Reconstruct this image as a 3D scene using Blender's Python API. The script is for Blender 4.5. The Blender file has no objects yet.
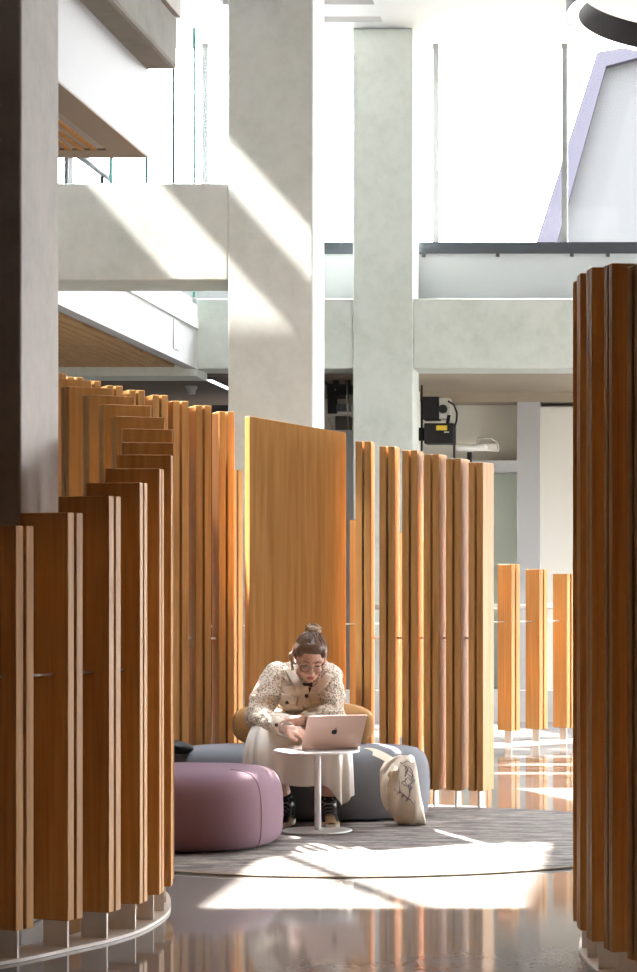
import bpy, math, random
from mathutils import Vector, Matrix, Euler
random.seed(7)
C = bpy.context.scene.collection
S = bpy.context.scene
F, CX, CY, H = 2400.0, 650.0, 580.0, 1.27          # focal length and principal point in pixels, eye height
R = math.radians

def at(x, y, Y):
    return Vector(((x-CX)/F*Y, Y, H-(y-CY)/F*Y))
def X_at(x, Y): return (x-CX)/F*Y
def Z_at(y, Y): return H-(y-CY)/F*Y

# ------------------------------------------------------------------ materials
def nt(name):
    m = bpy.data.materials.new(name); m.use_nodes = True
    t = m.node_tree
    return m, t, t.nodes['Principled BSDF']
def N(t, kind, **kw):
    n = t.nodes.new(kind)
    for k, v in kw.items(): setattr(n, k, v)
    return n
def plain(name, col, rough=.5, metal=0., emit=None, estr=0., noise=0., nscale=20., bump=0.):
    m, t, b = nt(name)
    b.inputs['Base Color'].default_value = (*col, 1); b.inputs['Roughness'].default_value = rough
    b.inputs['Metallic'].default_value = metal
    if emit:
        b.inputs['Emission Color'].default_value = (*emit, 1); b.inputs['Emission Strength'].default_value = estr
    tc = N(t, 'ShaderNodeTexCoord'); no = N(t, 'ShaderNodeTexNoise')
    no.inputs['Scale'].default_value = nscale; no.inputs['Detail'].default_value = 4
    t.links.new(tc.outputs['Object'], no.inputs['Vector'])
    if noise:
        mx = N(t, 'ShaderNodeMix', data_type='RGBA'); 
        mx.inputs[6].default_value = (*[c*(1-noise) for c in col], 1); mx.inputs[7].default_value = (*[min(1, c*(1+noise)) for c in col], 1)
        t.links.new(no.outputs['Fac'], mx.inputs[0]); t.links.new(mx.outputs[2], b.inputs['Base Color'])
    if bump:
        bp = N(t, 'ShaderNodeBump'); bp.inputs['Strength'].default_value = bump; bp.inputs['Distance'].default_value = .004
        t.links.new(no.outputs['Fac'], bp.inputs['Height']); t.links.new(bp.outputs['Normal'], b.inputs['Normal'])
    return m
def ramp(t, src, stops):
    r = N(t, 'ShaderNodeValToRGB'); e = r.color_ramp.elements
    e[0].position, e[0].color = stops[0][0], (*stops[0][1], 1)
    e[1].position, e[1].color = stops[-1][0], (*stops[-1][1], 1)
    for p, c in stops[1:-1]:
        q = e.new(p); q.color = (*c, 1)
    t.links.new(src, r.inputs['Fac']); return r
def coords(t, scale=(1, 1, 1), which='Object'):
    tc = N(t, 'ShaderNodeTexCoord'); mp = N(t, 'ShaderNodeMapping'); mp.inputs['Scale'].default_value = scale
    t.links.new(tc.outputs[which], mp.inputs['Vector']); return mp.outputs['Vector']

def wood_mat(name, dark, mid, light, scale=(30, 30, 1.1), rough=.5):
    m, t, b = nt(name)
    v = coords(t, scale)
    oi = N(t, 'ShaderNodeObjectInfo'); add = N(t, 'ShaderNodeVectorMath', operation='ADD')
    mul = N(t, 'ShaderNodeVectorMath', operation='SCALE'); comb = N(t, 'ShaderNodeCombineXYZ')
    for i in range(3): t.links.new(oi.outputs['Random'], comb.inputs[i])
    t.links.new(comb.outputs[0], mul.inputs[0]); mul.inputs['Scale'].default_value = 37.
    t.links.new(v, add.inputs[0]); t.links.new(mul.outputs[0], add.inputs[1])
    no = N(t, 'ShaderNodeTexNoise'); no.inputs['Scale'].default_value = 1.6; no.inputs['Detail'].default_value = 6; no.inputs['Distortion'].default_value = .4
    t.links.new(add.outputs[0], no.inputs['Vector'])
    r = ramp(t, no.outputs['Fac'], [(.28, dark), (.5, mid), (.74, light)])
    hs = N(t, 'ShaderNodeHueSaturation'); mr = N(t, 'ShaderNodeMapRange')
    mr.inputs[3].default_value = .9; mr.inputs[4].default_value = 1.08
    t.links.new(oi.outputs['Random'], mr.inputs[0]); t.links.new(mr.outputs[0], hs.inputs['Value'])
    t.links.new(r.outputs[0], hs.inputs['Color']); t.links.new(hs.outputs[0], b.inputs['Base Color'])
    b.inputs['Roughness'].default_value = rough; b.inputs['Specular IOR Level'].default_value = .16
    return m
def concrete_mat(name, base, var=.12, rough=.75, green=.0):
    m, t, b = nt(name)
    v = coords(t, (1, 1, 1))
    n1 = N(t, 'ShaderNodeTexNoise'); n1.inputs['Scale'].default_value = 1.4; n1.inputs['Detail'].default_value = 8; n1.inputs['Roughness'].default_value = .62; n1.inputs['Distortion'].default_value = .6
    n2 = N(t, 'ShaderNodeTexNoise'); n2.inputs['Scale'].default_value = 9; n2.inputs['Detail'].default_value = 10; n2.inputs['Roughness'].default_value = .7
    t.links.new(v, n1.inputs['Vector']); t.links.new(v, n2.inputs['Vector'])
    mx = N(t, 'ShaderNodeMath', operation='MULTIPLY_ADD'); t.links.new(n2.outputs['Fac'], mx.inputs[0]); mx.inputs[1].default_value = .45
    hf = N(t, 'ShaderNodeMath', operation='MULTIPLY'); t.links.new(n1.outputs['Fac'], hf.inputs[0]); hf.inputs[1].default_value = .55
    t.links.new(hf.outputs[0], mx.inputs[2])
    lo = [c*(1-var) for c in base]; lo = [lo[0]*(1-green), lo[1], lo[2]*(1-green)]
    hi = [min(1, c*(1+var*.7)) for c in base]
    r = ramp(t, mx.outputs[0], [(.36, lo), (.5, base), (.64, hi)])
    t.links.new(r.outputs[0], b.inputs['Base Color']); b.inputs['Roughness'].default_value = rough
    bp = N(t, 'ShaderNodeBump'); bp.inputs['Strength'].default_value = .12; bp.inputs['Distance'].default_value = .01
    t.links.new(n2.outputs['Fac'], bp.inputs['Height']); t.links.new(bp.outputs['Normal'], b.inputs['Normal'])
    return m

M = {}
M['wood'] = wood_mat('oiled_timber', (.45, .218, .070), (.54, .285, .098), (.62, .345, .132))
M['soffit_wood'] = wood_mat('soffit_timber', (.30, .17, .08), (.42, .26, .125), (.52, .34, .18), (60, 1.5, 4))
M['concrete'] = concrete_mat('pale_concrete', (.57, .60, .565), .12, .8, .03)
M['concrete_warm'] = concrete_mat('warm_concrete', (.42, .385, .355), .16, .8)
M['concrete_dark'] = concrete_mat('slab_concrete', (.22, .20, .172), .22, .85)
M['white'] = plain('white_paint', (.42, .42, .43), .6, noise=.01)
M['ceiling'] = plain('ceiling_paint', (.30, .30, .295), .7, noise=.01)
M['beige'] = plain('beige_paint', (.34, .285, .22), .7, noise=.02, nscale=3)
M['cream'] = plain('cream_paint', (.72, .70, .64), .65, noise=.02, nscale=3)
M['greengrey'] = plain('grey_green_glazing', (.46, .52, .47), .25, noise=.04, nscale=2)
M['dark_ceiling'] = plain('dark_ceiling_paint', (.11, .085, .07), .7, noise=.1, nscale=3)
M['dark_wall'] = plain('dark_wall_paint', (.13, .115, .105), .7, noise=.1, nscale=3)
M['plate'] = plain('pale_steel_plate', (.72, .66, .60), .5, noise=.03)
M['rod'] = plain('rod_steel', (.75, .73, .70), .35, metal=.3, noise=.02)
M['charcoal'] = plain('charcoal_metal', (.045, .05, .06), .4, noise=.05)
M['mullion'] = plain('mullion_aluminium', (.28, .29, .29), .4, noise=.02)
M['black'] = plain('black_plastic', (.006, .006, .007), .75, noise=.1)
M['yellow'] = plain('yellow_label', (.75, .50, .03), .5, noise=.03)
M['silver'] = plain('brushed_metal', (.55, .53, .50), .35, metal=.6, noise=.05)
M['lamp'] = plain('lamp_diffuser', (.9, .9, .9), .5, emit=(1, .97, .94), estr=1.5)
M['bronze'] = plain('ring_bronze', (.035, .03, .032), .6, noise=.06)
M['purple'] = plain('plum_upholstery', (.175, .10, .128), .9, noise=.06, nscale=160, bump=.15)
M['slate'] = plain('slate_upholstery', (.165, .168, .188), .9, noise=.06, nscale=160, bump=.15)
M['mustard'] = plain('mustard_upholstery', (.46, .25, .095), .85, noise=.06, nscale=160, bump=.15)
M['rosegold'] = plain('rose_gold_aluminium', (.83, .61, .52), .34, metal=.55, noise=.01)
M['screen'] = plain('display_glass', (.02, .02, .025), .15, noise=.02)
M['tablewhite'] = plain('white_powder_coat', (.84, .84, .83), .4, noise=.01)
M['skin'] = plain('skin', (.62, .36, .26), .5, noise=.05, nscale=30)
M['lip'] = plain('lips', (.48, .15, .13), .45, noise=.03)
M['eye'] = plain('eye_dark', (.05, .03, .025), .3, noise=.05)
M['hair'] = plain('brown_hair', (.105, .052, .027), .5, noise=.5, nscale=60, bump=.5)
M['hair_sunlit'] = plain('sunlit_brown_hair', (.36, .23, .13), .6, noise=.35, nscale=60, bump=.4)  # paler copy of the hair colour, standing in for sun on bun and strands
M['gold'] = plain('gold_wire', (.34, .20, .11), .4, metal=.4, noise=.03)
M['skirt'] = plain('cream_satin', (.74, .68, .60), .48, noise=.02, nscale=8)
M['twill'] = plain('beige_twill', (.66, .56, .44), .8, noise=.05, nscale=120)
M['button'] = plain('dark_button', (.08, .06, .045), .35, noise=.1)
M['sock'] = plain('black_sock', (.012, .012, .013), .9, noise=.2, nscale=80)
M['shoe'] = plain('black_leather', (.015, .014, .014), .4, noise=.2)
M['lace'] = plain('white_lace', (.36, .34, .31), .8, noise=.05)
M['tan'] = plain('tan_suede', (.55, .36, .19), .8, noise=.06)
M['sole'] = plain('cream_rubber', (.66, .58, .47), .7, noise=.04)
M['tee'] = plain('dark_top', (.03, .02, .018), .8, noise=.1)
M['bag_black'] = plain('black_nylon', (.012, .012, .013), .6, noise=.1)
M['ext'] = plain('lavender_cladding', (.031, .0295, .037), .6, noise=.01)
M['extwhite'] = plain('white_cladding', (.040, .040, .041), .6, noise=.01)

for k in ('ext', 'extwhite'): M[k].node_tree.nodes['Principled BSDF'].inputs['Specular IOR Level'].default_value = 0.
def glass(name, tint=(.92, .98, .97), alpha=.16):
    m, t, b = nt(name)
    for n in list(t.nodes):
        if n.type != 'OUTPUT_MATERIAL': t.nodes.remove(n)
    out = t.nodes['Material Output']
    tr = N(t, 'ShaderNodeBsdfTransparent'); tr.inputs[0].default_value = (*tint, 1)
    gl = N(t, 'ShaderNodeBsdfGlossy'); gl.inputs['Roughness'].default_value = .02
    mx = N(t, 'ShaderNodeMixShader')
    mx.inputs[0].default_value = .006; t.links.new(tr.outputs[0], mx.inputs[1]); t.links.new(gl.outputs[0], mx.inputs[2])
    t.links.new(mx.outputs[0], out.inputs['Surface'])
    return m
M['glass'] = glass('clear_glass', (.97, .985, .985))
M['glass_edge'] = plain('green_glass_edge', (.10, .27, .25), .2, noise=.02)
M['lens'] = plain('lens_glass', (.9, .9, .9), .05); M['lens'].node_tree.nodes['Principled BSDF'].inputs['Alpha'].default_value = .07

def floor_material():
    m, t, b = nt('polished_concrete_floor')
    v = coords(t, (1, 1, 1))
    n1 = N(t, 'ShaderNodeTexNoise'); n1.inputs['Scale'].default_value = .9; n1.inputs['Detail'].default_value = 9; n1.inputs['Roughness'].default_value = .65
    n2 = N(t, 'ShaderNodeTexNoise'); n2.inputs['Scale'].default_value = 45; n2.inputs['Detail'].default_value = 6
    t.links.new(v, n1.inputs['Vector']); t.links.new(v, n2.inputs['Vector'])
    ad = N(t, 'ShaderNodeMath', operation='MULTIPLY_ADD'); t.links.new(n2.outputs['Fac'], ad.inputs[0]); ad.inputs[1].default_value = .3
    hf = N(t, 'ShaderNodeMath', operation='MULTIPLY'); hf.inputs[1].default_value = .7; t.links.new(n1.outputs['Fac'], hf.inputs[0]); t.links.new(hf.outputs[0], ad.inputs[2])
    r = ramp(t, ad.outputs[0], [(.3, (.18, .166, .153)), (.5, (.235, .22, .207)), (.7, (.285, .27, .258))])
    t.links.new(r.outputs[0], b.inputs['Base Color'])
    rr = N(t, 'ShaderNodeMapRange'); rr.inputs[3].default_value = .055; rr.inputs[4].default_value = .085
    t.links.new(n1.outputs['Fac'], rr.inputs[0]); t.links.new(rr.outputs[0], b.inputs['Roughness'])
    b.inputs['IOR'].default_value = 1.38
    return m
M['floor'] = floor_material()
def rug_material():
    m, t, b = nt('heathered_rug')
    v = coords(t, (9, 46, 30)); v2 = coords(t, (3.2, 9, 1))
    n1 = N(t, 'ShaderNodeTexNoise'); n1.inputs['Scale'].default_value = 2.2; n1.inputs['Detail'].default_value = 8; n1.inputs['Roughness'].default_value = .75
    n2 = N(t, 'ShaderNodeTexNoise'); n2.inputs['Scale'].default_value = 1.5; n2.inputs['Detail'].default_value = 4
    t.links.new(v, n1.inputs['Vector']); t.links.new(v2, n2.inputs['Vector'])
    ad = N(t, 'ShaderNodeMath', operation='MULTIPLY_ADD'); t.links.new(n2.outputs['Fac'], ad.inputs[0]); ad.inputs[1].default_value = .42
    hf = N(t, 'ShaderNodeMath', operation='MULTIPLY'); hf.inputs[1].default_value = .58; t.links.new(n1.outputs['Fac'], hf.inputs[0]); t.links.new(hf.outputs[0], ad.inputs[2])
    r = ramp(t, ad.outputs[0], [(.40, (.04, .032, .029)), (.475, (.105, .086, .076)), (.53, (.185, .155, .135)), (.61, (.31, .275, .25))])
    t.links.new(r.outputs[0], b.inputs['Base Color']); b.inputs['Roughness'].default_value = .95
    bp = N(t, 'ShaderNodeBump'); bp.inputs['Strength'].default_value = .4; bp.inputs['Distance'].default_value = .006
    t.links.new(n1.outputs['Fac'], bp.inputs['Height']); t.links.new(bp.outputs['Normal'], b.inputs['Normal'])
    return m
M['rug'] = rug_material()
M['rug_edge'] = plain('rug_binding', (.20, .165, .12), .9, noise=.1, nscale=90)
def jacket_material():
    m, t, b = nt('speckled_jacket')
    v = coords(t, (1, 1, 1))
    vo = N(t, 'ShaderNodeTexVoronoi', feature='F1'); vo.inputs['Scale'].default_value = 95
    no = N(t, 'ShaderNodeTexNoise'); no.inputs['Scale'].default_value = 120; no.inputs['Detail'].default_value = 3
    t.links.new(v, no.inputs['Vector']); t.links.new(v, vo.inputs['Vector'])
    ad = N(t, 'ShaderNodeMath', operation='MULTIPLY_ADD'); t.links.new(no.outputs['Fac'], ad.inputs[0]); ad.inputs[1].default_value = .9
    t.links.new(vo.outputs['Distance'], ad.inputs[2])
    r = ramp(t, ad.outputs[0], [(.64, (.27, .175, .12)), (.78, (.45, .335, .245)), (.94, (.66, .555, .44)), (1.0, (.72, .63, .52))])
    t.links.new(r.outputs[0], b.inputs['Base Color']); b.inputs['Roughness'].default_value = .9
    bp = N(t, 'ShaderNodeBump'); bp.inputs['Strength'].default_value = .5; bp.inputs['Distance'].default_value = .006
    t.links.new(ad.outputs[0], bp.inputs['Height']); t.links.new(bp.outputs['Normal'], b.inputs['Normal'])
    return m
M['jacket'] = jacket_material()
M['canvas'] = plain('canvas', (.68, .59, .47), .85, noise=.05, nscale=140, bump=.25)
M['ink'] = plain('print_ink', (.30, .25, .27), .85, noise=.1)

# ------------------------------------------------------------------ mesh helpers
class MB:
    def __init__(s): s.v = []; s.f = []; s.mi = []
    def add(s, vs, fs, mi=0):
        o = len(s.v); s.v += [tuple(v) for v in vs]; s.f += [tuple(i+o for i in f) for f in fs]; s.mi += [mi]*len(fs); return s
    def box(s, x0, x1, y0, y1, z0, z1, mi=0, mat=None):
        vs = [Vector((x, y, z)) for z in (z0, z1) for x, y in ((x0, y0), (x1, y0), (x1, y1), (x0, y1))]
        if mat: vs = [mat @ v for v in vs]
        return s.add(vs, [(3, 2, 1, 0), (4, 5, 6, 7), (0, 1, 5, 4), (1, 2, 6, 5), (2, 3, 7, 6), (3, 0, 4, 7)], mi)
    def prism(s, poly, z0, z1, mat=None, mi=0):
        n = len(poly)
        vs = [Vector((p[0], p[1], z0)) for p in poly]+[Vector((p[0], p[1], z1)) for p in poly]
        if mat: vs = [mat @ v for v in vs]
        return s.add(vs, [tuple(range(n-1, -1, -1)), tuple(range(n, 2*n))]+[(i, (i+1) % n, n+(i+1) % n, n+i) for i in range(n)], mi)
    def loft(s, rings, closed=True, cap=True, mi=0):
        n = len(rings[0]); vs = [p for r in rings for p in r]; fs = []
        for k in range(len(rings)-1):
            for i in range(n if closed else n-1):
                j = (i+1) % n; fs.append((k*n+i, k*n+j, (k+1)*n+j, (k+1)*n+i))
        if cap and closed: fs += [tuple(range(n-1, -1, -1)), tuple((len(rings)-1)*n+i for i in range(n))]
        return s.add(vs, fs, mi)
    def tube(s, pts, rad, n=10, mi=0, cap=True):
        pts = [Vector(p) for p in pts]; rings = []
        rads = rad if isinstance(rad, (list, tuple)) else [rad]*len(pts)
        up = None
        for i, p in enumerate(pts):
            d = (pts[min(i+1, len(pts)-1)]-pts[max(i-1, 0)]).normalized()
            if up is None: up = Vector((0, 0, 1)) if abs(d.z) < .9 else Vector((1, 0, 0))
            a = d.cross(up).normalized(); b = a.cross(d).normalized(); up = b
            rings.append([p+(a*math.cos(2*math.pi*k/n)+b*math.sin(2*math.pi*k/n))*rads[i] for k in range(n)])
        return s.loft(rings, True, cap, mi)
    def cyl(s, p0, p1, r0, r1=None, n=24, mi=0): return s.tube([p0, p1], [r0, r1 if r1 is not None else r0], n, mi)
    def capsule(s, p0, r0, p1, r1, n=14, mi=0):
        p0, p1 = Vector(p0), Vector(p1); d = (p1-p0); L = d.length; d = d.normalized() if L > 1e-6 else Vector((0, 0, 1))
        pts, rads = [], []
        for k in range(1, 6): a = k/5*math.pi/2; pts.append(p0-d*r0*math.cos(a)); rads.append(r0*math.sin(a))
        for k in range(4, 0, -1): a = k/5*math.pi/2; pts.append(p1+d*r1*math.cos(a)); rads.append(r1*math.sin(a))
        pts.insert(5, p1); rads.insert(5, r1)
        return s.tube(pts, rads, n, mi)
    def ell(s, c, r, rot=None, n=20, m=14, mi=0):
        c = Vector(c); rings = []
        for k in range(1, m):
            a = math.pi*k/m; ring = []
            for i in range(n):
                b = 2*math.pi*i/n
                v = Vector((r[0]*math.sin(a)*math.cos(b), r[1]*math.sin(a)*math.sin(b), r[2]*math.cos(a)))
                if rot: v = rot @ v
                ring.append(c+v)
            rings.append(ring)
        rings.reverse()
        return s.loft(rings, True, True, mi)
    def build(s, name, mat, parent=None, smooth=False, bevel=0., seg=2, loc=None, sub=0, solid=0., remesh=0., smoothit=0):
        me = bpy.data.meshes.new(name); me.from_pydata(s.v, [], s.f); me.update()
        o = bpy.data.objects.new(name, me); C.objects.link(o)
        mats = mat if isinstance(mat, list) else [mat]
        for m in mats: me.materials.append(m)
        for i, p in enumerate(me.polygons):
            p.material_index = s.mi[i]; p.use_smooth = smooth
        if solid:
            q = o.modifiers.new('solid', 'SOLIDIFY'); q.thickness = solid; q.offset = 0
        if remesh:
            q = o.modifiers.new('union', 'REMESH'); q.mode = 'VOXEL'; q.voxel_size = remesh; q.use_smooth_shade = True
            if smoothit:
                q = o.modifiers.new('relax', 'SMOOTH'); q.iterations = smoothit; q.factor = .5
        if bevel:
            q = o.modifiers.new('edge', 'BEVEL'); q.width = bevel; q.segments = seg; q.limit_method = 'ANGLE'; q.angle_limit = R(40)
        if sub:
            q = o.modifiers.new('sub', 'SUBSURF'); q.levels = sub; q.render_levels = sub
        if parent is not None:
            o.parent = parent
            o.matrix_parent_inverse = Matrix.Translation(-Vector(parent_loc(parent)))
        return o
def parent_loc(o):                                    # every part's own origin stays at the world origin
    return o.location if o.parent is None else Vector((0, 0, 0))
def thing(name, label, cat, loc=(0, 0, 0), group=None):
    o = bpy.data.objects.new(name, None); C.objects.link(o); o.location = loc; o.empty_display_size = .05
    o['label'] = label; o['category'] = cat
    if group: o['group'] = group
    return o
def sub_empty(name, parent):
    o = bpy.data.objects.new(name, None); C.objects.link(o); o.parent = parent
    o.matrix_parent_inverse = Matrix.Translation(-Vector(parent.location)); return o
def tag(o, label, cat, group=None):
    o['label'] = label; o['category'] = cat
    if group: o['group'] = group
    return o
def struct(o, label=None):
    o['kind'] = 'structure'
    if label: o['label'] = label
    return o
def bx(name, mat, x0, x1, y0, y1, z0, z1, **k):
    return struct(MB().box(x0, x1, y0, y1, z0, z1).build(name, mat, **k))

# ------------------------------------------------------------------ the setting
TOP = 6.97                                            # ceiling height
bx('floor', M['floor'], -11, 9, -3, 31, -.2, 0)

def holed(name, mat, x0, x1, y0, y1, z0, z1, holes):
    """horizontal slab with rectangular openings"""
    xs = sorted({x0, x1, *[min(max(h[k], x0), x1) for h in holes for k in (0, 1)]})
    ys = sorted({y0, y1, *[min(max(h[k], y0), y1) for h in holes for k in (2, 3)]})
    m = MB(); nx, ny = len(xs), len(ys)
    solid = {}
    for i in range(nx-1):
        for j in range(ny-1):
            cx, cy = (xs[i]+xs[i+1])/2, (ys[j]+ys[j+1])/2
            solid[i, j] = not any(h[0] < cx < h[1] and h[2] < cy < h[3] for h in holes)
    idx = lambda i, j, k: (k*nx+i)*ny+j
    m.v = [(xs[i], ys[j], z) for z in (z0, z1) for i in range(nx) for j in range(ny)]
    for (i, j), s_ in solid.items():
        if not s_: continue
        m.f.append((idx(i, j, 0), idx(i, j+1, 0), idx(i+1, j+1, 0), idx(i+1, j, 0)))
        m.f.append((idx(i, j, 1), idx(i+1, j, 1), idx(i+1, j+1, 1), idx(i, j+1, 1)))
        for di, dj, e in ((-1, 0, ((i, j+1), (i, j))), (1, 0, ((i+1, j), (i+1, j+1))), (0, -1, ((i, j), (i+1, j))), (0, 1, ((i+1, j+1), (i, j+1)))):
            if not solid.get((i+di, j+dj), False):
                (a, b), (c, d) = e
                m.f.append((idx(a, b, 0), idx(c, d, 0), idx(c, d, 1), idx(a, b, 1)))
    m.mi = [0]*len(m.f)
    return struct(m.build(name, mat))

# sun directions (horizontal travel, slope 45 degrees)
S1 = (.42, -.907); S2 = (.90, .43)
def hole(xa, xb, ya, yb, z, s):
    d = TOP-z
    return (xa-s[0]*d, xb-s[0]*d, ya-s[1]*d, yb-s[1]*d)
holes = [hole(-1.78, -.49, 9.30, 13.55, 0, S1),                     # openings cut to throw the sun patch on floor and rug
         hole(-1.05, -.30, 13.75, 14.75, 0, S1)]
for k in range(4): holes.append(hole(-1.3, 0.2, 15.7+.75*k, 15.95+.75*k, 0, S1))
holes += [(-6.75, -6.1, 15.9, 16.6), (-5.75, -5.3, 15.9, 16.6)]  # shafts to the concrete beam
slots = []                                                          # slanted slot: light on the tall screen's left-facing edges
for k in range(14):
    xk = round(-7.75+.1*k, 4); slots.append((xk, round(xk+.1, 4), 14.20+.478*(xk+.05)-.15, 14.20+.478*(xk+.05)+.15))
holes += [(1.6, 4.2, 15.4, 18.2), (-3.6, -.5, 10.9, 14.5)]                                   # deep openings added for top light on seating and rear screen
holed('ceiling', M['ceiling'], -11, 9, -3, 25.75, TOP, TOP+.12, holes+slots)
# unseen bar added across the large opening to cast the floor's shadow band
b0 = Vector((-1.33-S1[0]*TOP, 10.22-S1[1]*TOP, TOP+.06)); dv = Vector((S1[0], S1[1], 0)).normalized()
a0, a1 = b0+dv*1.6, b0-dv*4.0
nrm = Vector((-dv.y, dv.x, 0))
struct(MB().add([a0-nrm*.05, a0+nrm*.05, a1+nrm*.05, a1-nrm*.05, a0-nrm*.05+Vector((0, 0, .05)), a0+nrm*.05+Vector((0, 0, .05)), a1+nrm*.05+Vector((0, 0, .05)), a1-nrm*.05+Vector((0, 0, .05))],
    [(3, 2, 1, 0), (4, 5, 6, 7), (0, 1, 5, 4), (1, 2, 6, 5), (2, 3, 7, 6), (3, 0, 4, 7)]).build('shadow_bar', M['mullion']))

# unseen shafts added over the openings to block stray sun
def shaft(h, s, ht, name):
    x0, x1, y0, y1 = h; m = MB(); z0, z1 = TOP+.11, TOP+.11+ht
    th = .06
    o = Vector((-s[0]*ht, -s[1]*ht, 0))
    def wall(a, b, c, d):
        lo = [Vector((a, c, z0)), Vector((b, c, z0)), Vector((b, d, z0)), Vector((a, d, z0))]
        hi = [v+o+Vector((0, 0, ht)) for v in lo]
        m.add(lo+hi, [(3, 2, 1, 0), (4, 5, 6, 7), (0, 1, 5, 4), (1, 2, 6, 5), (2, 3, 7, 6), (3, 0, 4, 7)])
    wall(x0-th, x0, y0-th, y1+th); wall(x1, x1+th, y0-th, y1+th); wall(x0, x1, y0-th, y0); wall(x0, x1, y1, y1+th)
    return struct(m.build(name, M['white']))
for i, h in enumerate(holes):
    if i >= len(holes)-2: shaft(h, (0, 0), 3.9, 'gobo_shaft')
    elif i < 2: shaft(h, S1, 1.5, 'gobo_shaft')
    elif i < 6: shaft(h, S1, .5, 'gobo_shaft')
    else: shaft(h, S2, .8, 'gobo_shaft')
# unseen low ceiling and bulkhead added, near walls darkened, to dim the foreground
bx('dimming_ceiling', M['dark_ceiling'], -11, 9, -3, 7.0, 3.5, 3.62)
bx('dimming_bulkhead', M['dark_ceiling'], -11, 9, 6.88, 7.0, 3.62, TOP)
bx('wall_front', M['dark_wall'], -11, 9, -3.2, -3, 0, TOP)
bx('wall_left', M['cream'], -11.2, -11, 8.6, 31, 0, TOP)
bx('wall_left_dark', M['dark_wall'], -11.2, -11, -3, 8.6, 0, TOP)
# right-hand side: solid beside the camera, then a glazed front with mullions
bx('wall_right', M['dark_wall'], 8, 8.2, -3, 12.7, 0, TOP)
bx('wall_right_upper', M['cream'], 8, 8.2, 12.7, 25.6, 2.4, TOP)
m = MB()
for y in (12.7, 15.9, 19.1, 22.3, 25.5): m.box(8, 8.12, y, y+.08, 0, 2.4)
m.box(8, 8.12, 12.7, 25.6, 0, .1)
struct(m.build('window_2', M['mullion']))

# --- concrete frames (two portals, same beam levels 3.46 - 4.18)
YA, YB, T = 17.6, 24.8, .62
xa0, xa1 = X_at(228, YA), X_at(313, YA)
m = MB().box(xa0, xa1, YA, YA+T, 0, TOP)
struct(m.build('concrete_column', M['concrete'], bevel=.012), 'tall pale concrete column behind the wide timber panel')
bx('concrete_beam', M['concrete'], -7.0, xa0, YA+.0, YA+T+.05, 3.466, 4.18, bevel=.012)
xb0, xb1 = X_at(353, YB), X_at(413, YB)
m = MB().box(xb0, xb1, YB, YB+T, 0, TOP)
struct(m.build('concrete_column', M['concrete'], bevel=.012))
bx('concrete_beam', M['concrete'], -4.69, xb0, YB+.02, YB+T, 3.456, 4.18, bevel=.01)
bx('concrete_beam', M['concrete'], xb1, 8, YB+.02, YB+T, 3.456, 4.18, bevel=.01)
# near column
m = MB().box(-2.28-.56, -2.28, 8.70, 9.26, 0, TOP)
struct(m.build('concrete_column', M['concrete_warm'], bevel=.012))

# --- balcony above on the left
YE = 11.8
zb = lambda y: Z_at(y, YE)
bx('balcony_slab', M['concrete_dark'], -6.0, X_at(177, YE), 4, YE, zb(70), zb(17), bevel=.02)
bx('balcony_fascia', M['white'], -6.0, X_at(148, YE), 4, YE, zb(156), zb(70))
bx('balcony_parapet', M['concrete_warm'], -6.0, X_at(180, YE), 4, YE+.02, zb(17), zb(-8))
# soffit with a slatted timber grille let into it
xs0 = X_at(148, YE)
m = MB(); zs0, zs1 = zb(158), zb(156)
gy0, gy1 = 6.5, YE-.21
gx0, gx1 = -5.2, X_at(107, gy1)
m.box(-6.0, gx0, 4, YE, zs0, zs1); m.box(gx1, xs0, 4, YE, zs0, zs1); m.box(gx0, gx1, 4, gy0, zs0, zs1); m.box(gx0, gx1, gy1, YE, zs0, zs1)
struct(m.build('balcony_soffit', M['beige']))
m = MB()
k = gx0+.04
while k < gx1-.03:
    m.box(k, k+.028, gy0, gy1, zs0+.001, zs1); k += .06
struct(m.build('soffit_grille', M['wood']))

# --- left side: upper floor edge running back at X = -4.69
XL = -4.69
bx('fascia', M['white'], XL-.12, XL, 13.5, YB, 3.456, 3.86)
bx('kerb', M['concrete'], XL-.12, XL+.03, 13.5, YB+.01, 3.86, 3.93)
bx('upper_floor', M['white'], -11, XL-.1, 13.5, 29.6, 3.93, 4.18)
bx('upper_fascia', M['white'], XL-.1, XL-.04, 13.5, YB, 3.93, 4.18)
m = MB(); k = -10.9
while k < XL-.3:
    m.box(k, k+.085, 13.5, YB, 3.47, 3.50); k += .1
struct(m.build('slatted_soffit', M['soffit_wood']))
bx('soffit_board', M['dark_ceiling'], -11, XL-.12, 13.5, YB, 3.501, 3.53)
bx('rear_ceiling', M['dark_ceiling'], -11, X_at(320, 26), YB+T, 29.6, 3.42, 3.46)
bx('soffit_edge', M['concrete'], -11, XL-.0, YB, YB+T, 3.38, 3.94)
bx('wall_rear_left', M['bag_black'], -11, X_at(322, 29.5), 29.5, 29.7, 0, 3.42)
m = MB().box(-4.83, XL+.14, 24.0, 24.05, 3.52, 3.8)
bx('trim_2', M['concrete'], XL-.0, XL+.012, 23.6, 23.85, 3.55, 3.84)

# glazed screen on the upper floor, along the same edge
def glass_pane(name, x, y0, y1, z0, z1):
    g = MB().box(x-.006, x+.006, y0+.02, y1, z0, z1).build(name, M['glass']); struct(g)
    e = MB().box(x-.012, x+.012, y0-.03, y0+.02, z0, z1).build('glass_edge', M['glass_edge'], g); return g
for i, (y0, y1) in enumerate(((20.9, 22.36), (22.38, 23.62), (23.65, 24.68), (24.72, 25.5))):
    glass_pane(f'window_{3+i}', XL+.0, y0, y1, 4.18, TOP-.02)
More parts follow.
